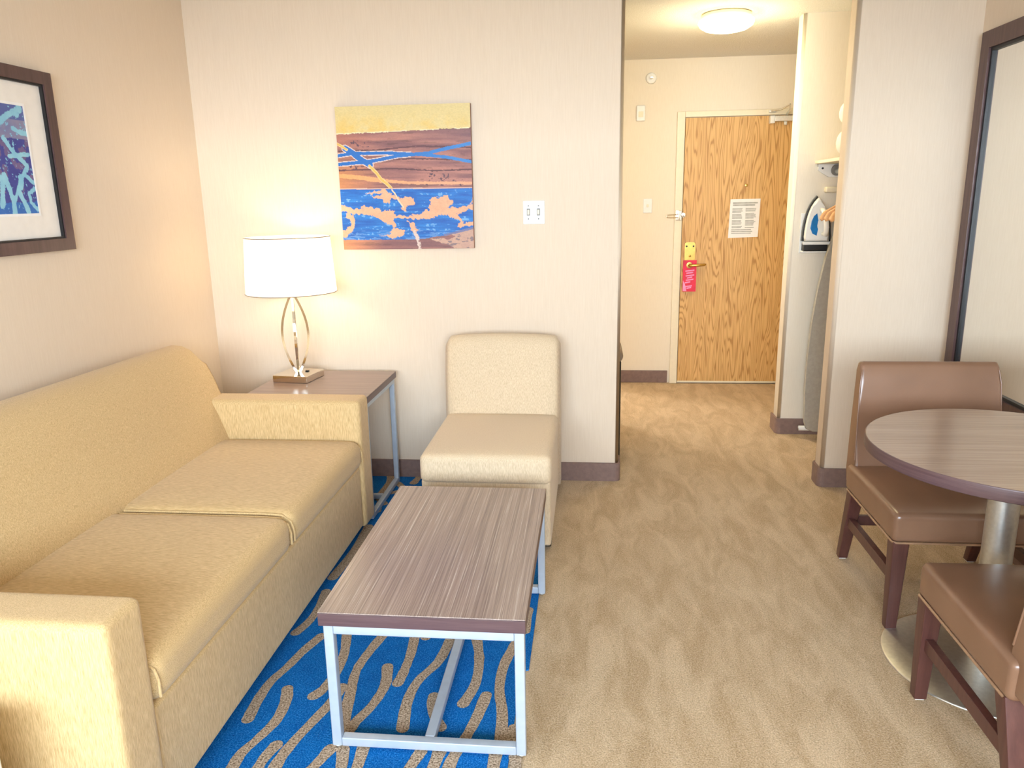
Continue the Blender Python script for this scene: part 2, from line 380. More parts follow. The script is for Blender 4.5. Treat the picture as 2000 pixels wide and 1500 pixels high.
tube('closer_arm', [(1.40, YF-.16, 2.09), (1.36, YF-.09, 2.065), (1.30, YF-.03, 2.060)], .006, M_STEEL, cl, 8)
box('closer_shoe', 1.285, 1.335, YD-.05, YD-.03, 2.05, 2.068, M_STEEL, cl, r=.003)

gd = thing('swing_bar_guard', 'polished swing bar door guard standing open on the door frame', 'door guard', (.66, YD-.03, 1.32))
box('guard_plate', .636, .682, YD-.037, YD-.03, 1.285, 1.358, M_CHROME, gd, r=.003)
bm = NB(); add_tube(bm, [(.655, YD-.04, 1.33), (.64, YD-.12, 1.33), (.565, YD-.135, 1.328), (.557, YD-.135, 1.318), (.565, YD-.135, 1.308), (.64, YD-.12, 1.306), (.655, YD-.04, 1.306)], .0035, 8)
obj('guard_bar', bm, M_CHROME, gd)
tube('guard_knob', [(.695, YF, 1.325), (.695, YF-.03, 1.325), (.695, YF-.036, 1.325)], [.007, .009, .017], M_CHROME, gd, 16)

pp = thing('notice_sheet', 'white printed notice sheet fixed to the oak door', 'paper', (1.15, YF, 1.145))
prism('sheet', [(1.037, 1.147), (1.258, 1.153), (1.264, 1.437), (1.043, 1.435)], 'y', YF-.0025, YF-.0005, M_PAPER, pp, smooth=False)
bm = NB()
def pline(x0, x1, z, hh): add_box(bm, x0, x1, YF-.0032, YF-.0026, z, z+hh)
for k in range(2): pline(1.062, 1.245-k*.02, 1.402-k*.016, .011)
for k in range(17):
    z = 1.362-k*.0088
    if k % 5 != 4: pline(1.06, 1.137-random.random()*.012, z, .0058)
    if k % 6 != 3: pline(1.158, 1.238-random.random()*.02, z, .0058)
for k in range(3): pline(1.058, 1.22-random.random()*.03, 1.205-k*.013, .0062)
pk = obj('print_lines', bm, M_INK, pp, smooth=False); pk['kind'] = 'stuff'

tg = thing('door_hanger_tag', 'red door hanger card hung on the brass lever', 'door tag', (.755, YF-.03, .742))
bm = NB(); n = 28; cz, cxx, ro = .945, .752, .024
outer = rrect(.703, .805, .742, .984, .012, 4)
oc = []                                             # ring between the hole and the card outline, both by angle
def card_r(a):
    dx, dz = math.cos(a), math.sin(a); t = 1e9
    for lim, d in ((.805-cxx, dx), (cxx-.703, -dx), (.984-cz, dz), (cz-.742, -dz)):
        if d > 1e-6: t = min(t, lim/d)
    return t
angs = sorted(set([2*PI*k/40 for k in range(40)] + [math.atan2(z-cz, x-cxx) % (2*PI) for x, z in ((.703, .742), (.805, .742), (.805, .984), (.703, .984))]))
lay = []
for yy in (YF-.034, YF-.032):
    lay.append(([bm.verts.new((cxx+ro*math.cos(a), yy, cz+ro*math.sin(a))) for a in angs], [bm.verts.new((cxx+card_r(a)*math.cos(a), yy, cz+card_r(a)*math.sin(a))) for a in angs]))
nn = len(angs)
for k in range(nn):
    j = (k+1) % nn
    for inn, out in lay: bm.faces.new([inn[k], inn[j], out[j], out[k]])
    bm.faces.new([lay[0][1][k], lay[0][1][j], lay[1][1][j], lay[1][1][k]]); bm.faces.new([lay[0][0][k], lay[0][0][j], lay[1][0][j], lay[1][0][k]])
obj('card', bm, M_TAG, tg, smooth=False)
bm = NB()
for k, (x0, x1, z) in enumerate(((.722, .79, .895), (.73, .782, .878), (.725, .79, .858), (.735, .776, .842), (.728, .785, .825), (.720, .762, .805), (.722, .775, .775), (.735, .77, .762))):
    add_prism(bm, [(x0, z), (x1, z+.008), (x1, z+.018), (x0, z+.010)], 'y', YF-.0352, YF-.0342)
add_prism(bm, [(.706, .746), (.735, .746), (.722, .80), (.706, .83)], 'y', YF-.0350, YF-.0342)
obj('print_marks', bm, M_TAGP, tg, smooth=False)['kind'] = 'stuff'

# small fittings on the hall end wall
t = thing('wall_sprinkler', 'round white sidewall sprinkler high on the hall end wall', 'sprinkler', (.43, YD, 2.318))
tube('escutcheon', [(.43, YD, 2.318), (.43, YD-.012, 2.318), (.43, YD-.018, 2.318)], [.040, .038, .030], M_WHITE, t, 28)
tube('sprinkler_head', [(.43, YD-.016, 2.318), (.43, YD-.05, 2.318)], .009, M_STEEL, t, 10)
box('deflector', .418, .442, YD-.056, YD-.05, 2.312, 2.326, M_STEEL, t, r=.002)
t = thing('door_chime', 'small white chime box on wall above the hall switch', 'door chime', (.358, YD, 2.02))
box('housing', .326, .390, YD-.026, YD, 2.018, 2.128, M_WHITE, t, r=.005)
box('speaker_panel', .340, .376, YD-.028, YD-.025, 2.045, 2.085, M_CREAM, t, r=.001)
t = thing('hall_light_switch', 'single white switch plate on wall left of oak door', 'light switch', (.425, YD, 1.343))
box('plate', .392, .458, YD-.008, YD, 1.343, 1.45, M_WHITE, t, r=.003)
box('toggle', .418, .432, YD-.018, YD-.007, 1.388, 1.408, M_CREAM, t, r=.002)

# ------------------------------------------------------------------ hall ceiling light
HX, HY = .735, 4.735
t = thing('ceiling_light', 'round glowing flush ceiling light in the hall', 'ceiling light', (HX, HY, HC))
lathe('base_pan', [(0, HC), (.125, HC), (.137, HC-.008), (.137, HC-.034), (.125, HC-.038), (0, HC-.038)], HX, HY, M_CREAM, t)
lathe('diffuser', [(.138, HC-.030), (.150, HC-.034), (.153, HC-.046), (.144, HC-.064), (.115, HC-.082), (.07, HC-.092), (0, HC-.096)], HX, HY, emit('lit_diffuser', (255, 228, 150), 11), t)
pl = bpy.data.lights.new('ceiling_light_glow', 'POINT'); pl.energy = 12; pl.color = (1, .89, .60); pl.shadow_soft_size = .10
plo = bpy.data.objects.new('ceiling_light_glow', pl); COL.objects.link(plo); plo.parent = t; plo.location = (0, 0, -.17)
# bathroom lamp beyond the hall doorway
t = thing('vanity_light', 'white globe vanity light inside the bathroom', 'wall lamp', (-1.25, 6.62, 2.0))
tube('lamp_arm', [(-1.25, 7.295, 2.0), (-1.25, 6.68, 2.0)], .012, M_CHROME, t)
lathe('globe', [(0, 1.93), (.04, 1.942), (.07, 2.0), (.04, 2.058), (0, 2.07)], -1.25, 6.62, emit('lit_globe', (255, 240, 215), 20), t, 20)
pl = bpy.data.lights.new('vanity_glow', 'POINT'); pl.energy = 95; pl.color = (1, .97, .92); pl.shadow_soft_size = .12
plo = bpy.data.objects.new('vanity_glow', pl); COL.objects.link(plo); plo.parent = t; plo.location = (0, -.12, -.05)

# ------------------------------------------------------------------ hall bin
t = thing('waste_bin', 'tall black bin with taupe domed lid just behind the wall end', 'bin', (.03, 4.33, 0))
prism('bin_body', rrect(-.105, .166, 4.16, 4.50, .03), 'z', 0, .585, M_BLACK, t, r=.006)
obj('bin_lid', add_cushion(NB(), -.11, .176, 4.155, 4.505, .585, .66, .036, .01, n=5), M_TAUPE, t, wn=False)

# ------------------------------------------------------------------ closet
t = thing('closet_shelf', 'white closet shelf above the iron', 'shelf', (1.55, 4.4, 1.56))
box('shelf_board', 1.285, 1.85, 4.003, YS-.001, 1.637, 1.655, M_CREAM, t, r=.003)
br = prism('shelf_bracket', [(1.300, 1.636), (1.85, 1.636), (1.85, 1.562), (1.362, 1.562), (1.302, 1.60)], 'y', YS-.02, YS-.001, M_WHITE, t, r=.002)
tube('screw', [(1.325, YS-.019, 1.612), (1.325, YS-.024, 1.612)], .006, M_BLACK, br, 8)
rg = thing('closet_rod', 'steel closet rod in a grey oval socket', 'closet rod', (1.405, 4.4, 1.60))
prism('rod_socket', rrect(1.372, 1.438, 1.570, 1.632, .028, 6), 'y', YS-.040, YS-.021, M_GREYP, rg, r=.004)
tube('rod', [(1.405, YS-.03, 1.594), (1.405, 4.004, 1.594)], .016, M_STEEL, rg, 16)
box('closet_rail', 1.345, 1.62, YS-.045, YS, 1.474, 1.508, M_CREAM, r=.010, seg=3, loc=(1.48, YS, 1.474))
tag(bpy.data.objects['closet_rail'], 'short cream rail between closet shelf and iron', 'rail')
def hanger(y, rz, label):
    t = thing('coat_hanger', label, 'hanger', (1.405, y, 1.594), 'wooden hangers in the closet')
    pts = []
    bm = NB()
    sh = [(-.222, -.245), (-.205, -.215), (-.12, -.165), (-.03, -.125), (0, -.118), (.03, -.125), (.12, -.165), (.205, -.215), (.222, -.245)]
    lo = [(.212, -.262), (.19, -.250), (.11, -.205), (.03, -.165), (0, -.158), (-.03, -.165), (-.11, -.205), (-.19, -.250), (-.212, -.262)]
    add_prism(bm, [(1.405+u, 1.594+v) for u, v in sh+lo], 'y', y-.014, y+.014, .005, 2)
    obj('hanger_body', bm, M_FINGER, t)
    hp = [(1.405, y, 1.594-.12), (1.405, y, 1.594-.05)] + [(1.405+.021*math.cos(math.radians(a)), y, 1.594+.002+.021*math.sin(math.radians(a))) for a in range(-90, 200, 24)]
    tube('hanger_hook', hp, .0025, M_CHROME, t, 8)
    t.rotation_euler = (0, 0, rz)
    return t
hanger(4.10, .06, 'tan wooden hanger in the closet, nearest the mirror wall')
hanger(4.17, -.03, 'tan wooden hanger in the closet, middle of the three')
hanger(4.24, -.08, 'tan wooden hanger in the closet, nearest the iron')
# folded linen on the shelf
def pillow(name, x0, x1, y0, y1, z0, z1, label):
    o = obj(name, add_cushion(NB(), x0, x1, y0, y1, z0, z1, (z1-z0)*.46, .015, n=8), M_LINEN, None, wn=False, loc=((x0+x1)/2, (y0+y1)/2, z0))
    return tag(o, label, 'pillow', 'spare pillows on the closet shelf')
pillow('spare_pillow', 1.262, 1.80, 4.02, 4.40, 1.657, 1.795, 'white pillow lying on the closet shelf, lower of two')
pillow('spare_pillow', 1.268, 1.80, 4.02, 4.40, 1.812, 1.935, 'white pillow on top of the closet shelf stack')
# iron in its wall holder
t = thing('iron_holder', 'white wall holder with dark cradle below the steam iron', 'iron holder', (1.305, YS, 1.13))
box('holder_back', 1.225, 1.385, YS-.012, YS, 1.128, 1.36, M_WHITE, t, r=.004)
box('holder_tray', 1.232, 1.378, YS-.075, YS-.012, 1.134, 1.142, M_WHITE, t, r=.002)
box('holder_cradle', 1.238, 1.374, YS-.07, YS-.012, 1.143, 1.188, M_BLACK, t, r=.006)
box('holder_lip', 1.228, 1.384, YS-.085, YS-.07, 1.180, 1.198, M_WHITE, t, r=.004)
t = thing('steam_iron', 'white and blue steam iron standing nose up in wall holder', 'iron', (1.305, YS-.05, 1.198))
def iron_outline(k, zb, zt, xc=1.302, hw=.072):
    L = []
    for i in range(11):
        s_ = i/10; wv = hw*k*(1-s_**2.3)**.75
        L.append((xc - wv, zb+(zt-zb)*s_))
    R = [(2*xc-x, z) for x, z in L[::-1]][1:]
    return L+R
prism('soleplate', iron_outline(1.0, 1.200, 1.460), 'y', YS-.030, YS-.016, M_GREYP, t, r=.002)
prism('iron_skirt', iron_outline(.97, 1.2005, 1.456), 'y', YS-.046, YS-.031, M_BLACK, t, r=.003)
sh = prism('iron_shell', iron_outline(.88, 1.201, 1.448), 'y', YS-.090, YS-.047, M_WHITE, t, r=.012)
prism('water_tank', [(1.262, 1.275), (1.275, 1.245), (1.300, 1.232), (1.306, 1.27), (1.296, 1.29), (1.304, 1.32), (1.295, 1.36), (1.278, 1.345), (1.266, 1.315)], 'y', YS-.093, YS-.080, M_IRONB, sh, r=.003)
tube('handle', [(1.335, YS-.07, 1.245), (1.337, YS-.14, 1.24), (1.335, YS-.155, 1.28), (1.328, YS-.15, 1.34), (1.322, YS-.12, 1.375), (1.318, YS-.08, 1.38)], [.013, .013, .014, .014, .014, .012], M_WHITE, t, 12)
tube('steam_dial', [(1.322, YS-.085, 1.372), (1.322, YS-.102, 1.372)], .014, M_WHITE, t, 14)
tube('power_cord', [(1.36, YS-.05, 1.24), (1.372, YS-.06, 1.28), (1.370, YS-.06, 1.33), (1.378, YS-.06, 1.30), (1.384, YS-.06, 1.23), (1.386, YS-.05, 1.19)], .004, M_BLACK, t, 8)
# ironing board
t = thing('ironing_board', 'grey covered ironing board hung upright in the closet', 'ironing board', (1.50, YS-.11, .03))
L = [(1.385, .058), (1.345, .075), (1.330, .12), (1.322, .30), (1.322, .50), (1.332, .72), (1.352, .92), (1.385, 1.12), (1.43, 1.28), (1.475, 1.36), (1.51, 1.375)]
L = [(x-.037, z) for x, z in L]; pts = L + [(2*1.473-x, z) for x, z in L[::-1]][1:]
prism('board_top', pts, 'y', YS-.150, YS-.115, M_BOARD, t, r=.008)
for x in (1.40, 1.60): tube('board_leg', [(x, YS-.10, .12), (x, YS-.10, 1.05)], .011, M_WHITE, t, 10)
tube('board_foot', [(1.275, YS-.10, .068), (1.67, YS-.10, .068)], .016, M_WHITE, t, 10)
for x in (1.40, 1.60): tube('foot_strut', [(x, YS-.10, .06), (x, YS-.10, .14)], .009, M_WHITE, t, 8)

# ------------------------------------------------------------------ mirror
t = thing('wall_mirror', 'tall mirror in a dark walnut frame on the right wall', 'mirror', (XR, 3.3, .62))
MY0, MY1, MZ0, MZ1, FWD = 2.72, 3.815, .555, 2.142, .072
def frame_bar(parent, x0, x1, a, b, inner_a, inner_b, mat, name='frame_bar'): 
    bm = NB()
    P = [a, b, inner_b, inner_a]
    A = [bm.verts.new((x0, y, z)) for y, z in P]; B = [bm.verts.new((x1, y, z)) for y, z in P]
    bm.faces.new(A); bm.faces.new(B[::-1])
    for i in range(4): bm.faces.new([A[i], B[i], B[(i+1) % 4], A[(i+1) % 4]])
    return obj(name, bm, mat, parent, smooth=False)
def mitred(parent, x0, x1, y0, y1, z0, z1, wd, mat, name='frame_bar'):
    o = [(y0, z0), (y1, z0), (y1, z1), (y0, z1)]; i = [(y0+wd, z0+wd), (y1-wd, z0+wd), (y1-wd, z1-wd), (y0+wd, z1-wd)]
    for k in range(4): frame_bar(parent, x0, x1, o[k], o[(k+1) % 4], i[k], i[(k+1) % 4], mat, name)
mitred(t, XR-.032, XR-.001, MY0, MY1, MZ0, MZ1, FWD, M_FRAMEW)
mitred(t, XR-.022, XR-.001, MY0+FWD, MY1-FWD, MZ0+FWD, MZ1-FWD, .014, M_BLACK, 'inner_lip')
box('mirror_glass', XR-.012, XR-.002, MY0+FWD, MY1-FWD, MZ0+FWD, MZ1-FWD, M_MIRROR, t)

# ------------------------------------------------------------------ dining set
t = thing('pedestal_table', 'round brown laminate table on steel pedestal by mirror', 'table', (1.262, 2.315, 0))
TX, TY, TR = 1.262, 2.315, .415
lathe('table_top', [(0, .740), (TR-.004, .740), (TR-.003, .7395)], TX, TY, M_LAM_R, t, 96)
lathe('edge_band', [(TR-.003, .7400), (TR, .737), (TR, .705), (TR-.004, .702), (0, .702)], TX, TY, M_LAM_E, t, 96)
lathe('column', [(.17, .702), (.17, .694), (.046, .690), (.044, .68), (.044, .03), (.05, .022)], TX, TY+.03, M_STEEL, t)
lathe('base_plate', [(0, .026), (.06, .024), (.25, .014), (.295, .008), (.30, .003), (.298, 0), (0, 0)], TX, TY+.02, M_STEEL, t, 72)

def dining_chair():
    t = thing('dining_chair', '', 'chair', (0, 0, 0), 'brown vinyl dining chairs at the round table')
    # local: seat front towards +y
    HWD = .285
    obj('seat', add_cushion(NB(), -HWD, HWD, -.26, .252, .330, .436, .020, .008, n=10), M_LEATHER, t, wn=False)
    # backrest: leaning slab, profile in (y,z), a little narrower at the top
    prof = [(-.255, .345), (-.212, .36), (-.220, .45), (-.242, .60), (-.268, .76), (-.282, .822), (-.300, .838), (-.326, .834), (-.340, .80), (-.318, .60), (-.305, .40), (-.300, .345)]
    bm = NB(); add_prism(bm, prof, 'x', -.272, .272, .016, 3)
    for v in bm.verts: v.co.x *= 1-.06*(v.co.z-.35)/.48
    obj('backrest', bm, M_LEATHER, t)
    tube('welt', [(-HWD+.004, -.235, .332), (-HWD+.002, .238, .332), (-HWD+.012, .250, .332), (HWD-.012, .250, .332), (HWD-.002, .238, .332), (HWD-.004, -.235, .332)], .0042, M_WELT, t, 6)
    for s_ in (-1, 1): tube('back_piping', [(s_*.269, -.222, .46), (s_*.264, -.243, .60), (s_*.258, -.268, .76), (s_*.250, -.280, .81)], .003, M_LEATHER, t, 6)
    def leg(x0, y0, w0, x1, y1, w1):
        bm = NB(); A = []; B = []
        for u, v in ((-1, -1), (1, -1), (1, 1), (-1, 1)):
            A.append(bm.verts.new((x0+u*w0/2, y0+v*w0/2, .334))); B.append(bm.verts.new((x1+u*w1/2, y1+v*w1/2, 0.004)))
        bm.faces.new(A); bm.faces.new(B[::-1])
        for i in range(4): bm.faces.new([A[i], B[i], B[(i+1) % 4], A[(i+1) % 4]])
        bmesh.ops.bevel(bm, geom=bm.edges[:], offset=.003, segments=1, affect='EDGES')
        lg = obj('leg', bm, M_LEGWOOD, t); box('glide', x1-w1*.35, x1+w1*.35, y1-w1*.35, y1+w1*.35, 0, .005, M_WHITE, lg)
    for s_ in (-1, 1):
        leg(s_*.255, .222, .054, s_*.258, .226, .036)
        leg(s_*.255, -.215, .052, s_*.252, -.318, .036)
        box('side_stretcher', s_*.256-.012, s_*.256+.012, -.262, .212, .172, .212, M_LEGWOOD, t, r=.002)
    box('rear_stretcher', -.246, .246, -.275, -.254, .172, .212, M_LEGWOOD, t, r=.002)
    return t
ch = dining_chair()
ch.location = (1.297, 2.752, 0); ch.rotation_euler = (0, 0, PI); ch['label'] = 'brown vinyl dining chair facing the camera on the far side of the round table'
copy_tree(ch, (1.243, 1.912, 0), .0, 'brown vinyl dining chair on the near side of the round table, partly out of view')

# ------------------------------------------------------------------ blue rug with squiggles
RUG = .004
edge = [(-.192, 3.898), (-.192, 2.185), (-.214, 2.175), (-.214, 1.62), (-.20, 1.60), (-.20, 1.215)]
rug = thing('rug', 'bright blue rug with beige squiggles under sofa and tables', 'rug', (-1.0, 2.4, 0))
prism('rug_field', [(XL+.013, 1.215), (XL+.013, 3.898)] + edge, 'z', 0, RUG, M_BLUE, rug, smooth=False)
SQ = [0]
def squiggle(pts, wd):
    SQ[0] += 1; zs = RUG+.0008+.00009*(SQ[0] % 9)
    P = [Vector((p[0], p[1], 0)) for p in pts]
    out = []
    for i in range(len(P)-1):                                  # Catmull-Rom
        p0 = P[max(i-1, 0)]; p1 = P[i]; p2 = P[i+1]; p3 = P[min(i+2, len(P)-1)]
        for k in range(5):
            t_ = k/5
            out.append(.5*((2*p1)+(p2-p0)*t_+(2*p0-5*p1+4*p2-p3)*t_*t_+(3*p1-p0-3*p2+p3)*t_**3))
    out.append(P[-1]); n_ = len(out); Lf = []; Rt = []
    for i, p in enumerate(out):
        t_ = (out[min(i+1, n_-1)]-out[max(i-1, 0)]).normalized(); q = Vector((-t_.y, t_.x, 0))
        wv = wd*.5*(.86+.22*abs(i/(n_-1)-.5)*2) + mnoise.noise(p*40)*.0022
        Lf.append(p+q*wv); Rt.append(p-q*wv)
    t0 = (out[0]-out[1]).normalized(); t1 = (out[-1]-out[-2]).normalized(); q0 = Vector((-t0.y, t0.x, 0)); q1 = Vector((-t1.y, t1.x, 0)); hw = wd*.5*1.06
    cap0 = [out[0]+(q0*math.cos(a)+t0*math.sin(a))*hw for a in (PI*.2, PI*.35, PI*.5, PI*.65, PI*.8)]
    cap1 = [out[-1]+(q1*math.cos(a)+t1*math.sin(a))*hw for a in (PI*.2, PI*.35, PI*.5, PI*.65, PI*.8)]
    poly = Lf + cap1[::-1][::-1] + Rt[::-1] + cap0
    bm = NB()
    vsL = [bm.verts.new((p.x, p.y, zs)) for p in Lf]; vsR = [bm.verts.new((p.x, p.y, zs)) for p in Rt]
    for i in range(n_-1): bm.faces.new([vsL[i], vsL[i+1], vsR[i+1], vsR[i]])
    c0 = [bm.verts.new((p.x, p.y, zs)) for p in cap0]; c1 = [bm.verts.new((p.x, p.y, zs)) for p in cap1]
    bm.faces.new([vsR[0]]+c0[::1]+[vsL[0]] if (cap0[0]-Rt[0]).length < (cap0[0]-Lf[0]).length else [vsL[0]]+c0+[vsR[0]])
    bm.faces.new([vsL[-1]]+c1+[vsR[-1]] if (cap1[0]-Lf[-1]).length < (cap1[0]-Rt[-1]).length else [vsR[-1]]+c1+[vsL[-1]])
    ext = bmesh.ops.extrude_face_region(bm, geom=bm.faces[:])
    bmesh.ops.translate(bm, verts=[v for v in ext['geom'] if isinstance(v, bmesh.types.BMVert)], vec=(0, 0, -.0006))
    obj('squiggle', bm, M_SQUIG, rug, smooth=False)
def zp(l): return [tuple(pix(360+x/2.778, 1150+y/2.778)[:2]) for x, y in l]
traced = [
 [(345,715),(400,610),(470,510),(560,430),(650,340),(745,262)], [(560,550),(550,620),(500,720),(400,820),(310,900),(255,990),(215,1060)],
 [(700,590),(760,545),(830,450),(870,350),(885,230),(905,130)], [(855,540),(800,620),(700,725),(600,830),(520,930),(470,1020)],
 [(500,855),(440,920),(395,990),(370,1050)], [(1100,235),(1010,340),(935,450),(900,580),(862,740)],
 [(1103,430),(1090,530),(1020,640),(930,730),(885,790)], [(1262,210),(1232,350),(1190,460),(1158,520)],
 [(1445,280),(1380,400),(1270,505),(1210,620),(1185,765)], [(1580,240),(1600,380),(1580,520),(1512,632)],
 [(1638,585),(1590,700),(1530,810),(1450,940),(1420,1040)], [(1800,300),(1735,420),(1710,550),(1725,680),(1718,830)],
 [(1355,590),(1345,660),(1390,760)], [(795,875),(740,935),(680,1000),(620,1090)], [(862,880),(850,985),(800,1080)],
 [(972,870),(935,985),(880,1090)], [(1285,890),(1220,985),(1150,1090)], [(1385,890),(1345,990),(1300,1090)],
 [(1790,765),(1775,850)], [(1690,905),(1675,1000),(1690,1090)], [(1795,915),(1800,1050)],
 [(605,245),(680,180),(735,100),(770,20)], [(1310,270),(1330,190),(1370,110)], [(1868,120),(1850,235)],
]
for l in traced: squiggle(zp(l), .035)
far = [[(745,966),(760,945),(764,931)], [(808,945),(822,930)], [(650,1130),(690,1080),(720,1030)], [(735,1000),(742,985),(750,972)]]
for l in far: squiggle([tuple(pix(*p)[:2]) for p in l], .042)
used = [Vector((p[0], p[1], 0)) for l in traced for p in zp(l)]
cnt = 0
for k in range(400):                                            # the field under the tables and sofa goes on in the same pattern
    x = random.uniform(-1.9, -.28); y = random.uniform(1.27, 3.75)
    L0 = random.uniform(.16, .34); bend = random.uniform(-.05, .05); sl = random.uniform(-.06, .12)
    pts = [(x, y), (x+sl*.5+bend, y+L0*.33), (x+sl-bend, y+L0*.66), (x+sl*1.3, y+L0)]
    if pts[-1][1] > 3.86 or max(p[0] for p in pts) > -.24: continue
    V = [Vector((p[0], p[1], 0)) for p in pts]
    if min((a-b).length for a in V for b in used) < .11: continue
    if y < 2.6 and x > -1.02: continue
    used += V; squiggle(pts, .037); cnt += 1
    if cnt > 34: break

# ------------------------------------------------------------------ sofa
t = thing('sofa', 'tan ribbed fabric two seat sofa against the left wall', 'sofa', (-1.5, 2.3, .0062))
Z = .0062
SY0, SY1, AT = 1.335, 3.278, .14
XF = -1.0
box('sofa_base', -1.93, XF-.06, SY0+.03, SY1-.03, .06, .30, M_SOFA_V, t, r=.01)
for y0, y1 in ((SY0, SY0+AT), (SY1-AT, SY1)):
    obj('arm', add_cushion(NB(), -1.90, XF, y0, y1, .045, .632, .020, .003, n=8), M_SOFA_V, t, wn=False)
box('front_panel', XF-.085, XF-.012, SY0+AT+.003, SY1-AT-.003, .055, .338, M_SOFA_V, t, r=.014, seg=3)
ym = 2.318
def seat_cushion(y0, y1):
    bm = add_cushion(NB(), -1.66, XF+.005, y0, y1, .335, .462, .042, .012, n=12)
    o = obj('seat_cushion', bm, M_SOFA_H, t, wn=False)
    zt = .452
    for yy in (y0+.010, y1-.010): tube('piping', [(-1.60, yy, zt+.002), (-1.10, yy, zt+.003), (XF-.035, yy, zt), (XF-.006, yy, zt-.022), (XF+.002, yy, zt-.05), (XF+.002, yy, .36)], .0045, M_SOFA_V, o, 6)
seat_cushion(SY0+AT+.004, ym-.003); seat_cushion(ym+.003, SY1-AT-.004)
prof = [(-1.600, .36), (-1.605, .46), (-1.640, .56), (-1.678, .65), (-1.700, .715), (-1.728, .775), (-1.755, .815), (-1.785, .845), (-1.820, .862), (-1.860, .866), (-1.900, .855), (-1.935, .825), (-1.955, .77), (-1.962, .60), (-1.962, .10), (-1.66, .10)]
bm = NB(); add_prism(bm, prof, 'y', SY0-.01, SY1-.035, .035, 4)
for v in bm.verts:
    if v.co.z > .5: v.co.z += .03*(v.co.z-.5)/.36*(SY1-v.co.y)/(SY1-SY0)
obj('backrest', bm, M_SOFA_V, t)
for x in (-1.88, -1.08):
    for y in (SY0+.07, SY1-.07):
        box('foot', x-.03, x+.03, y-.03, y+.03, Z, .062, M_BLACK, t, r=.004)

# ------------------------------------------------------------------ armless chair
t = thing('slipper_chair', 'cream fabric armless chair against the back wall', 'chair', (-.43, 3.4, Z))
CX0, CX1, CYF = -.712, -.158, 2.985
box('seat_base', CX0+.004, CX1-.004, CYF+.012, 3.80, .045, .335, M_CHAIR_F, t, r=.012, seg=3)
obj('seat_cushion', add_cushion(NB(), CX0, CX1, CYF, 3.64, .318, .446, .030, .012, n=12), M_CHAIR_F, t, wn=False)
# backrest: profile in (y,z) swept across x with a slightly arched top
bm = NB(); nx = 16; prof = [(3.615, .33), (3.625, .44), (3.645, .56), (3.668, .68), (3.690, .765), (3.708, .80), (3.735, .815), (3.770, .812), (3.800, .79), (3.818, .74), (3.822, .60), (3.822, .05), (3.70, .05)]
rows = []
for i in range(nx+1):
    u = -1+2*i/nx
    s_ = math.sin(u*PI/2)
    s_ = u if abs(u) < .8 else math.copysign(.8+.2*math.sin((abs(u)-.8)/.2*PI/2), u)
    x = (CX0+CX1)/2 + s_*(CX1-CX0)/2
    x = (CX0+CX1)/2 + s_*((CX1-CX0)/2+.008)
    kk = max(0, (abs(u)-.78)/.22)**3
    row = []
    for (y, z) in prof:
        zz = z + (.012*(1-u*u) if z > .7 else 0)
        if z > .62: zz = .62 + (zz-.62)*(1-.20*kk)
        row.append(bm.verts.new((x, 3.745+(y-3.745)*(1-.32*kk), zz)))
    rows.append(row)
k = len(prof)
for a, b in zip(rows, rows[1:]):
    for i in range(k): bm.faces.new([a[i], a[(i+1) % k], b[(i+1) % k], b[i]])
bm.faces.new(rows[0]); bm.faces.new(rows[-1][::-1]); obj('backrest', bm, M_CHAIR_F, t, wn=True)
for x in (CX0+.06, CX1-.03):
    for y in (3.10, 3.76): box('foot', x-.022, x+.022, y-.022, y+.022, Z, .05, M_BLACK, t, r=.003)

# ------------------------------------------------------------------ coffee table and side table (welded square tube frames)
def bar(name, x0, x1, y0, y1, z0, z1, parent): return box(name, x0, x1, y0, y1, z0, z1, M_FRAMEM, parent, r=.0025, seg=1)
ct = thing('coffee_table', 'low coffee table with streaked wood laminate top and silver steel frame', 'table', (-.44, 2.22, Z))
CT = dict(x0=-.716, x1=-.163, y0=1.772, y1=2.690)
box('table_top', CT['x0'], CT['x1'], CT['y0'], CT['y1'], .4225, .4265, M_LAM_Y, ct, r=.001, seg=1)
box('edge_band', CT['x0'], CT['x1'], CT['y0'], CT['y1'], .386, .4222, M_LAM_E, ct, r=.001, seg=1)
fx0, fx1, fy0, fy1, tw, zt = CT['x0']+.010, CT['x1']-.004, CT['y0']+.006, CT['y1']-.008, .027, .3855
for y in (fy0, fy1-tw):
    for x in (fx0, fx1-tw): bar('leg', x, x+tw, y, y+tw, Z+.006, zt, ct)
    bar('top_rail', fx0+tw, fx1-tw, y, y+tw, zt-tw, zt, ct); bar('bottom_rail', fx0+tw, fx1-tw, y, y+tw, Z+.006, Z+.006+tw, ct)
for x in (fx0, fx1-tw): bar('side_rail', x, x+tw, fy0+tw, fy1-tw, zt-tw, zt, ct)
xm = (fx0+fx1)/2
bar('floor_stretcher', xm-.014, xm+.014, fy0+tw, fy1-tw, Z+.006, Z+.006+tw, ct)
for x in (fx0, fx1-tw):
    for y in (fy0, fy1-tw): tube('glide', [(x+tw/2, y+tw/2, Z), (x+tw/2, y+tw/2, Z+.007)], .010, M_WHITE, ct, 10)

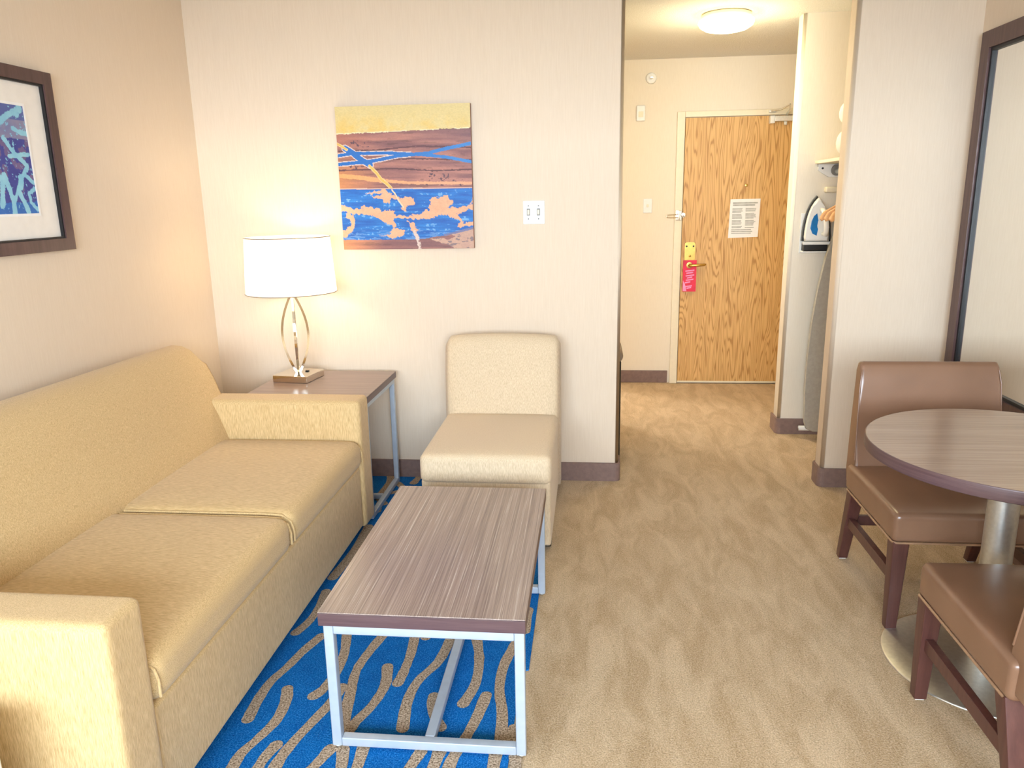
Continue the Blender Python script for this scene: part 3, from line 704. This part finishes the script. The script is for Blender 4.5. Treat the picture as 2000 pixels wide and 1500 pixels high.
st = thing('side_table', 'square laminate side table on thin steel frame in the corner', 'table', (-1.3, 3.57, Z))
SX0, SX1, TY0, TY1 = -1.60, -1.012, 3.300, 3.835
box('table_top', SX0, SX1, TY0, TY1, .6075, .6115, M_LAM_X, st, r=.001, seg=1)
box('edge_band', SX0, SX1, TY0, TY1, .578, .6072, M_LAM_E, st, r=.001, seg=1)
tw = .025; fx0, fx1, fy0, fy1, zt = SX0+.012, SX1-.006, TY0+.008, TY1-.012, .5775
for x in (fx0, fx1-tw):
    for y in (fy0, fy1-tw): bar('leg', x, x+tw, y, y+tw, Z+.004, zt, st)
    bar('side_rail', x, x+tw, fy0+tw, fy1-tw, zt-tw, zt, st); bar('floor_rail', x, x+tw, fy0+tw, fy1-tw, Z+.004, Z+.004+tw, st)
bar('floor_stretcher', fx0+tw, fx1-tw, (fy0+fy1)/2-tw/2, (fy0+fy1)/2+tw/2, Z+.004, Z+.004+tw, st)
for y in (fy0, fy1-tw): bar('cross_rail', fx0+tw, fx1-tw, y, y+tw, zt-tw, zt, st)

# ------------------------------------------------------------------ table lamp
LX, LY, LZ = -1.462, 3.648, .6118
t = thing('table_lamp', 'polished nickel table lamp with white drum shade, lit', 'lamp', (LX, LY, LZ))
bm = add_box(NB(), LX-.092, LX+.092, LY-.092, LY+.092, LZ, LZ+.034, .002, 1)
bmesh.ops.rotate(bm, verts=bm.verts, cent=(LX, LY, LZ), matrix=Matrix.Rotation(math.radians(-8), 3, 'Z'))
lb = obj('lamp_base', bm, M_CHROME, t)
box('switch', LX+.030, LX+.046, LY+.012, LY+.028, LZ+.034, LZ+.039, M_BLACK, lb, r=.001)
for k in range(4):
    a = math.radians(20+90*k); pts = []
    for i in range(21):
        s_ = i/20; rr = .006+.056*math.sin(PI*s_)**.9
        pts.append((LX+rr*math.cos(a), LY+rr*math.sin(a), LZ+.034+s_*.392))
    bm = add_tube(NB(), pts, .006, flat=(.011, .011)); obj('bowed_bar', bm, M_CHROME, t, smooth=False)
tube('socket_stem', [(LX, LY, LZ+.415), (LX, LY, LZ+.49)], .014, M_CHROME, t, 16)
ZB, ZT = 1.046, 1.316
lathe('lamp_shade', [(.217, ZB), (.201, ZT), (.1985, ZT), (.2145, ZB), (.217, ZB)], LX, LY, M_SHADE, t, 64)
for zz, rr in ((ZB+.002, .2175), (ZT-.002, .2015)):
    tube('shade_trim', [(LX+rr*math.cos(2*PI*i/48), LY+rr*math.sin(2*PI*i/48), zz) for i in range(49)], .002, M_TAUPE, t, 6)
bm = NB()
for k in range(3):
    a = 2*PI*k/3+.5; add_tube(bm, [(LX, LY, ZT-.05), (LX+.199*math.cos(a), LY+.199*math.sin(a), ZT-.012)], .0018, 6)
obj('shade_spider', bm, M_CHROME, t)
lathe('bulb', [(0, 1.215), (.02, 1.208), (.03, 1.185), (.028, 1.16), (.016, 1.13), (.013, 1.10), (0, 1.10)], LX, LY, emit('lit_bulb', (255, 226, 170), 12), t, 20)
pl = bpy.data.lights.new('table_lamp_glow', 'POINT'); pl.energy = 7.5; pl.color = (1, .82, .58); pl.shadow_soft_size = .045
plo = bpy.data.objects.new('table_lamp_glow', pl); COL.objects.link(plo); plo.parent = t; plo.location = (0, 0, 1.18-LZ)
bpy.data.objects['bulb'].visible_shadow = True

# ------------------------------------------------------------------ wall switch by the canvas
t = thing('double_light_switch', 'white double switch plate on wall right of the canvas', 'light switch', (-.287, YB, 1.349))
bm = add_box(NB(), -.341, -.233, YB-.007, YB, 1.349, 1.463, .003, 2); pt = obj('plate', bm, M_WHITE, t)
for x in (-.314, -.264):
    box('toggle', x-.005, x+.005, YB-.018, YB-.006, 1.396, 1.420, M_CREAM, t, r=.002)
    box('toggle_slot', x-.008, x+.008, YB-.0082, YB-.0068, 1.391, 1.425, M_GREYP, t)
    for z in (1.375, 1.438): tube('screw', [(x, YB-.006, z), (x, YB-.009, z)], .0035, M_GREYP, t, 8)

# ------------------------------------------------------------------ paintings: colour evaluated per vertex of the paint surface
def fbm(X, Y, seed=0):
    """cheap value noise on numpy arrays"""
    rng = np.random.RandomState(seed); T = rng.rand(64, 64)
    def smp(x, y):
        x0 = np.floor(x).astype(int); y0 = np.floor(y).astype(int); fx = x-x0; fy = y-y0
        fx = fx*fx*(3-2*fx); fy = fy*fy*(3-2*fy)
        g = lambda a, b: T[a % 64, b % 64]
        return (g(x0, y0)*(1-fx)+g(x0+1, y0)*fx)*(1-fy)+(g(x0, y0+1)*(1-fx)+g(x0+1, y0+1)*fx)*fy
    return (smp(X, Y)+.5*smp(X*2.1+7, Y*2.1+3)+.25*smp(X*4.3+1, Y*4.3+9))/1.75
def inpoly(X, Y, P):
    r = np.zeros(X.shape, bool); n = len(P); j = n-1
    for i in range(n):
        xi, yi = P[i]; xj, yj = P[j]
        c = ((yi > Y) != (yj > Y)) & (X < (xj-xi)*(Y-yi)/((yj-yi) if yj != yi else 1e-9)+xi); r ^= c; j = i
    return r
def dpoly(X, Y, P):
    d = np.full(X.shape, 1e9)
    for (x0, y0), (x1, y1) in zip(P, P[1:]):
        L2 = (x1-x0)**2+(y1-y0)**2+1e-9; t_ = np.clip(((X-x0)*(x1-x0)+(Y-y0)*(y1-y0))/L2, 0, 1)
        d = np.minimum(d, np.hypot(X-x0-t_*(x1-x0), Y-y0-t_*(y1-y0)))
    return d
def paint(c, mask, rgb, rgb2=None, f=None):
    col = np.array(rgb, float)
    if rgb2 is None: c[mask] = col
    else: c[mask] = col + (np.array(rgb2, float)-col)*f[mask][:, None]
def painted_sheet(name, nu, nv, pos, colfn, mat, parent):
    u, v = np.meshgrid(np.linspace(0, 1, nu+1), np.linspace(0, 1, nv+1))
    org = origin(parent); pts = np.array([[(Vector(pos(a, b))-org)[:] for a, b in zip(ru, rv)] for ru, rv in zip(u, v)]).reshape(-1, 3)
    idx = np.arange((nu+1)*(nv+1)).reshape(nv+1, nu+1)
    F = np.stack([idx[:-1, :-1], idx[1:, :-1], idx[1:, 1:], idx[:-1, 1:]], -1).reshape(-1, 4)
    me = bpy.data.meshes.new(name); me.from_pydata(pts.tolist(), [], F.tolist())
    c = colfn(u, v)/255.; c = np.clip(c, 0, 1); c = np.where(c <= .04045, c/12.92, ((c+.055)/1.055)**2.4)
    at = me.color_attributes.new('print', 'FLOAT_COLOR', 'POINT')
    at.data.foreach_set('color', np.concatenate([c.reshape(-1, 3), np.ones((c.shape[0]*c.shape[1], 1))], 1).ravel())
    me.materials.append(mat); o = bpy.data.objects.new(name, me); COL.objects.link(o); o.parent = parent; return o
def canvas_colors(u, v):
    X = (118+(1172-118)*u)*(1-v)+(212+(1200-212)*u)*v; Y = (312+(278-312)*u)*(1-v)+(1398)*v
    c = np.zeros(u.shape+(3,)); n1 = fbm(X/60, Y/60, 1); n2 = fbm(X/140, Y/14, 2); n3 = fbm(X/18, Y/18, 3); n4 = fbm(X/300, Y/26, 4)
    J = (n3-.5)*26; K = (fbm(X/26, Y/26, 8)-.5)*44
    c[:] = (172, 112, 102)
    paint(c, np.ones(u.shape, bool), (140, 92, 92), (196, 132, 116), np.clip((n4-.3)*2.2, 0, 1))
    c[n2 < .30] *= .86
    wl = np.clip((520-X)/380, 0, 1)*np.clip((Y-640)/160, 0, 1)
    c += (np.array((232, 150, 84))-c)*(wl*.8)[..., None]
    wl = np.clip((430-X)/330, 0, 1)*np.clip((640-Y)/60, 0, 1); c += (np.array((198, 118, 92))-c)*(wl*.7)[..., None]
    gr = np.clip((X-650)/500, 0, 1)*np.clip((620-Y)/120, 0, 1); c += (np.array((126, 92, 100))-c)*(gr*.6)[..., None]
    for P in ([(150, 640), (450, 632), (760, 600), (1180, 612)], [(420, 712), (700, 695), (1180, 705)], [(160, 785), (600, 770), (900, 788), (1200, 778)]):
        paint(c, dpoly(X, Y+J*.3, P) < 4+3*n1, (104, 62, 66))
    scr = (n3 > .62) & (((abs(X-320) < 75) & (abs(Y-585) < 24)) | ((abs(X-930) < 80) & (abs(Y-835) < 26)) | ((abs(X-1000) < 180) & (abs(Y-880) < 24)) | ((abs(X-310) < 80) & (abs(Y-765) < 14)))
    paint(c, scr, (96, 66, 78))
    paint(c, dpoly(X, Y+J*.4, [(165, 825), (350, 842), (500, 862), (700, 880), (1195, 884)]) < 11+6*(X < 520), (246, 168, 96), (246, 176, 132), np.clip(X/900, 0, 1))
    # blue strokes with pale outline
    S1 = [(140, 676), (260, 657), (550, 653), (800, 665), (1000, 685), (1190, 722)]; S2 = [(145, 740), (420, 715), (620, 674), (850, 655), (950, 628), (1190, 578)]; S3 = [(205, 618), (270, 655), (330, 702), (405, 745)]
    d = np.minimum(np.minimum(dpoly(X, Y+J*.2, S1)-11, dpoly(X, Y+J*.2, S2)-12), dpoly(X, Y+J*.2, S3)-20)
    paint(c, (d < 7) & (X < 720), (240, 214, 200)); paint(c, d < 1, (26, 112, 198), (64, 140, 214), np.clip((X-500)/600, 0, 1))
    for P, wd in (([(130, 580), (170, 598), (218, 628)], 7), ([(400, 752), (450, 800), (490, 852), (540, 890), (580, 935)], 9)):
        paint(c, dpoly(X+J*.3, Y, P) < wd+3, (252, 226, 170)); paint(c, dpoly(X+J*.3, Y, P) < wd, (246, 190, 92))
    # yellow band
    top = 512-(X-130)*.048; yb = Y+J*.35 < top
    paint(c, yb, (240, 216, 150), (246, 204, 110), np.clip((n1-.35)*2, 0, 1)*np.clip((Y-330)/150, 0, 1))
    paint(c, (abs(Y+J*.35-top) < 4) & (n1 > .35), (250, 236, 190))
    # blue water
    wb = 1322-np.clip(X-800, 0, 500)*.16; wt = 926-(X-165)*.006; wtr = (Y+J*.1 > wt) & (Y+J*.3 < wb)
    paint(c, wtr, (8, 92, 186), (40, 142, 226), np.clip((n2-.2)*1.5, 0, 1))
    paint(c, wtr & (n2*n3 > .42), (120, 180, 232)); paint(c, (abs(Y-wt) < 4), (236, 190, 170))
    paint(c, wtr & (Y > 1250) & (fbm(X/50, Y/8, 9) > .56), (96, 150, 216))
    # peach land shapes
    XX = X+K*.8; YY = Y+(fbm(X/20, Y/20, 11)-.5)*40
    for P in ([(120, 1040), (190, 1045), (300, 1085), (370, 1055), (460, 1075), (500, 1095), (590, 1100), (600, 1130), (700, 1135), (800, 1115), (860, 1090), (870, 1000), (930, 990), (1000, 985), (1045, 1040), (1010, 1075), (1120, 1068), (1180, 1050), (1190, 990), (1260, 980), (1260, 1090), (1150, 1095), (1110, 1110), (1080, 1120), (1100, 1160), (1120, 1195), (1190, 1185), (1260, 1170), (1260, 1215), (1150, 1225), (1070, 1228), (1090, 1180), (1040, 1160), (1000, 1130), (930, 1130), (900, 1150), (780, 1165), (700, 1158), (600, 1150), (590, 1180), (620, 1215), (600, 1240), (570, 1210), (520, 1185), (480, 1165), (450, 1140), (370, 1125), (250, 1115), (190, 1100), (120, 1110)],
              [(355, 960), (440, 940), (500, 935), (560, 960), (620, 995), (660, 1000), (690, 985), (750, 1000), (760, 1045), (690, 1070), (680, 1100), (640, 1085), (650, 1050), (620, 1010), (570, 1000), (560, 1050), (520, 1030), (480, 1000), (430, 1000), (430, 980), (500, 965)],
              [(225, 1110), (285, 1130), (290, 1200), (275, 1260), (230, 1295), (150, 1300), (150, 1240), (230, 1245), (262, 1200), (250, 1160), (220, 1150)],
              [(480, 1290), (550, 1290), (590, 1240), (650, 1238), (685, 1255), (650, 1305), (590, 1310), (540, 1300)],
              [(695, 1175), (740, 1190), (750, 1225), (775, 1250), (765, 1275), (730, 1255), (715, 1215)]):
        paint(c, inpoly(XX, YY, P), (240, 178, 138), (250, 192, 150), n1)
    paint(c, dpoly(X, Y, [(575, 935), (600, 965), (630, 1020), (665, 1070)]) < 5, (252, 224, 180))
    paint(c, (dpoly(X+J, Y, [(755, 1260), (775, 1300), (795, 1398)]) < 12) & (n3 > .42), (236, 210, 196))
    P = [(860, 1322), (940, 1312), (1010, 1330), (1060, 1300), (1020, 1282), (1100, 1262), (1260, 1225), (1260, 1420), (1100, 1420), (1000, 1365), (900, 1335)]
    mk = inpoly(XX*.4+X*.6, YY*.4+Y*.6, P); paint(c, mk, (206, 160, 142), (222, 178, 150), n1); paint(c, mk & (fbm(X/34, Y/16, 14) > .62), (146, 122, 124))
    paint(c, dpoly(X, Y+J*.3, [(980, 1290), (1100, 1260), (1230, 1228)]) < 8, (120, 124, 168))
    c *= (.84+.1*fbm(X/9, Y/4, 20))[..., None]
    return c
t = thing('canvas_painting', 'square abstract canvas of blue, brown and yellow above the lamp', 'painting', (-.92, YB, 1.235))
PX0, PX1, PZ0, PZ1, PYF = -1.258, -.588, 1.236, 1.926, YB-.034
painted_sheet('painted_face', 300, 300, lambda u, v: (PX0+(PX1-PX0)*u, PYF, PZ1+(PZ0-PZ1)*v), canvas_colors, M_PAINT, t)
bm = add_box(NB(), PX0, PX1, PYF+.0006, YB-.004, PZ0, PZ1)
obj('canvas_wrap', bm, streaky('canvas_edge', (128, 88, 78), (168, 120, 96), (10, 10, 14), .7, .1), t, smooth=False)

t = thing('framed_print', 'walnut framed print of blue brushwork on the left wall', 'picture', (XL, 2.5, 1.317))
FY0, FY1, FZ0, FZ1, FB = 2.225, 2.826, 1.317, 1.952, .044
mitred(t, XL+.001, XL+.026, FY0, FY1, FZ0, FZ1, FB, M_FRAMEW)
mitred(t, XL+.001, XL+.020, FY0+FB, FY1-FB, FZ0+FB, FZ1-FB, .007, M_BLACK, 'inner_lip')
box('mat_board', XL+.002, XL+.008, FY0+FB, FY1-FB, FZ0+FB, FZ1-FB, M_MAT, t)
mitred(t, XL+.008, XL+.010, FY0+.143, FY1-.143, FZ0+.130, FZ1-.120, .009, M_PAPER, 'mat_bevel')
def print_colors(u, v):
    s_ = (1-u)*.31; X = s_*1000; Y = v*370.; c = np.zeros(u.shape+(3,)); n1 = fbm(X/40, Y/40, 31); n2 = fbm(X/12, Y/30, 32); n3 = fbm(X/9, Y/9, 33)
    paint(c, np.ones(u.shape, bool), (44, 52, 132), (72, 78, 160), n1)
    up = Y < 112+4*n2; paint(c, up, (120, 124, 168), (150, 140, 160), np.clip(n1*1.4-.2, 0, 1)); paint(c, up & (Y < 50), (70, 84, 152), (96, 110, 170), n1)
    paint(c, (n1 > .60) & ~up & (Y < 300), (112, 92, 136)); paint(c, Y > 320+20*n1, (28, 96, 176), (44, 112, 190), n1)
    for P, wd in (([(150, 75), (90, 40), (30, 15)], 11), ([(40, 30), (20, 8)], 14), ([(70, 80), (40, 90), (6, 95)], 9), ([(125, 115), (80, 165), (25, 205), (60, 245), (75, 280)], 9), ([(110, 175), (60, 168), (10, 165)], 8),
                  ([(75, 245), (45, 235), (8, 262)], 8), ([(8, 285), (38, 300), (36, 330), (6, 356)], 8), ([(150, 240), (130, 290), (120, 330), (125, 370)], 12), ([(120, 330), (90, 290), (70, 250)], 9), ([(85, 300), (65, 340), (55, 370)], 11), ([(200, 200), (160, 260), (180, 340)], 12), ([(250, 60), (210, 120), (240, 200)], 11), ([(290, 300), (240, 270), (200, 320)], 10)):
        m_ = dpoly(X+(n2-.5)*10, Y+(n3-.5)*6, P) < wd*(.75+.4*n2); paint(c, m_, (122, 186, 214), (164, 214, 226), n1)
    paint(c, (n3 > .74), (132, 190, 216)); return c
AY0, AY1, AZ0, AZ1 = FY0+.150, FY1-.150, FZ0+.138, FZ1-.128
painted_sheet('art_print', 150, 180, lambda u, v: (XL+.0092, AY0+(AY1-AY0)*u, AZ1+(AZ0-AZ1)*v), print_colors, M_PRINT, t)

# ------------------------------------------------------------------ heater cabinet cut by the left frame edge
t = thing('heater_unit', 'white heater cabinet at the lower left frame edge', 'heater', (-1.55, .85, 0))
box('cabinet', -1.98, -1.155, .62, 1.20, 0, .50, M_WHITE, t, r=.012, seg=3)
for k in range(6): box('vent_slat', -1.92, -1.22, .70+k*.05, .72+k*.05, .499, .506, M_CREAM, t, r=.002)
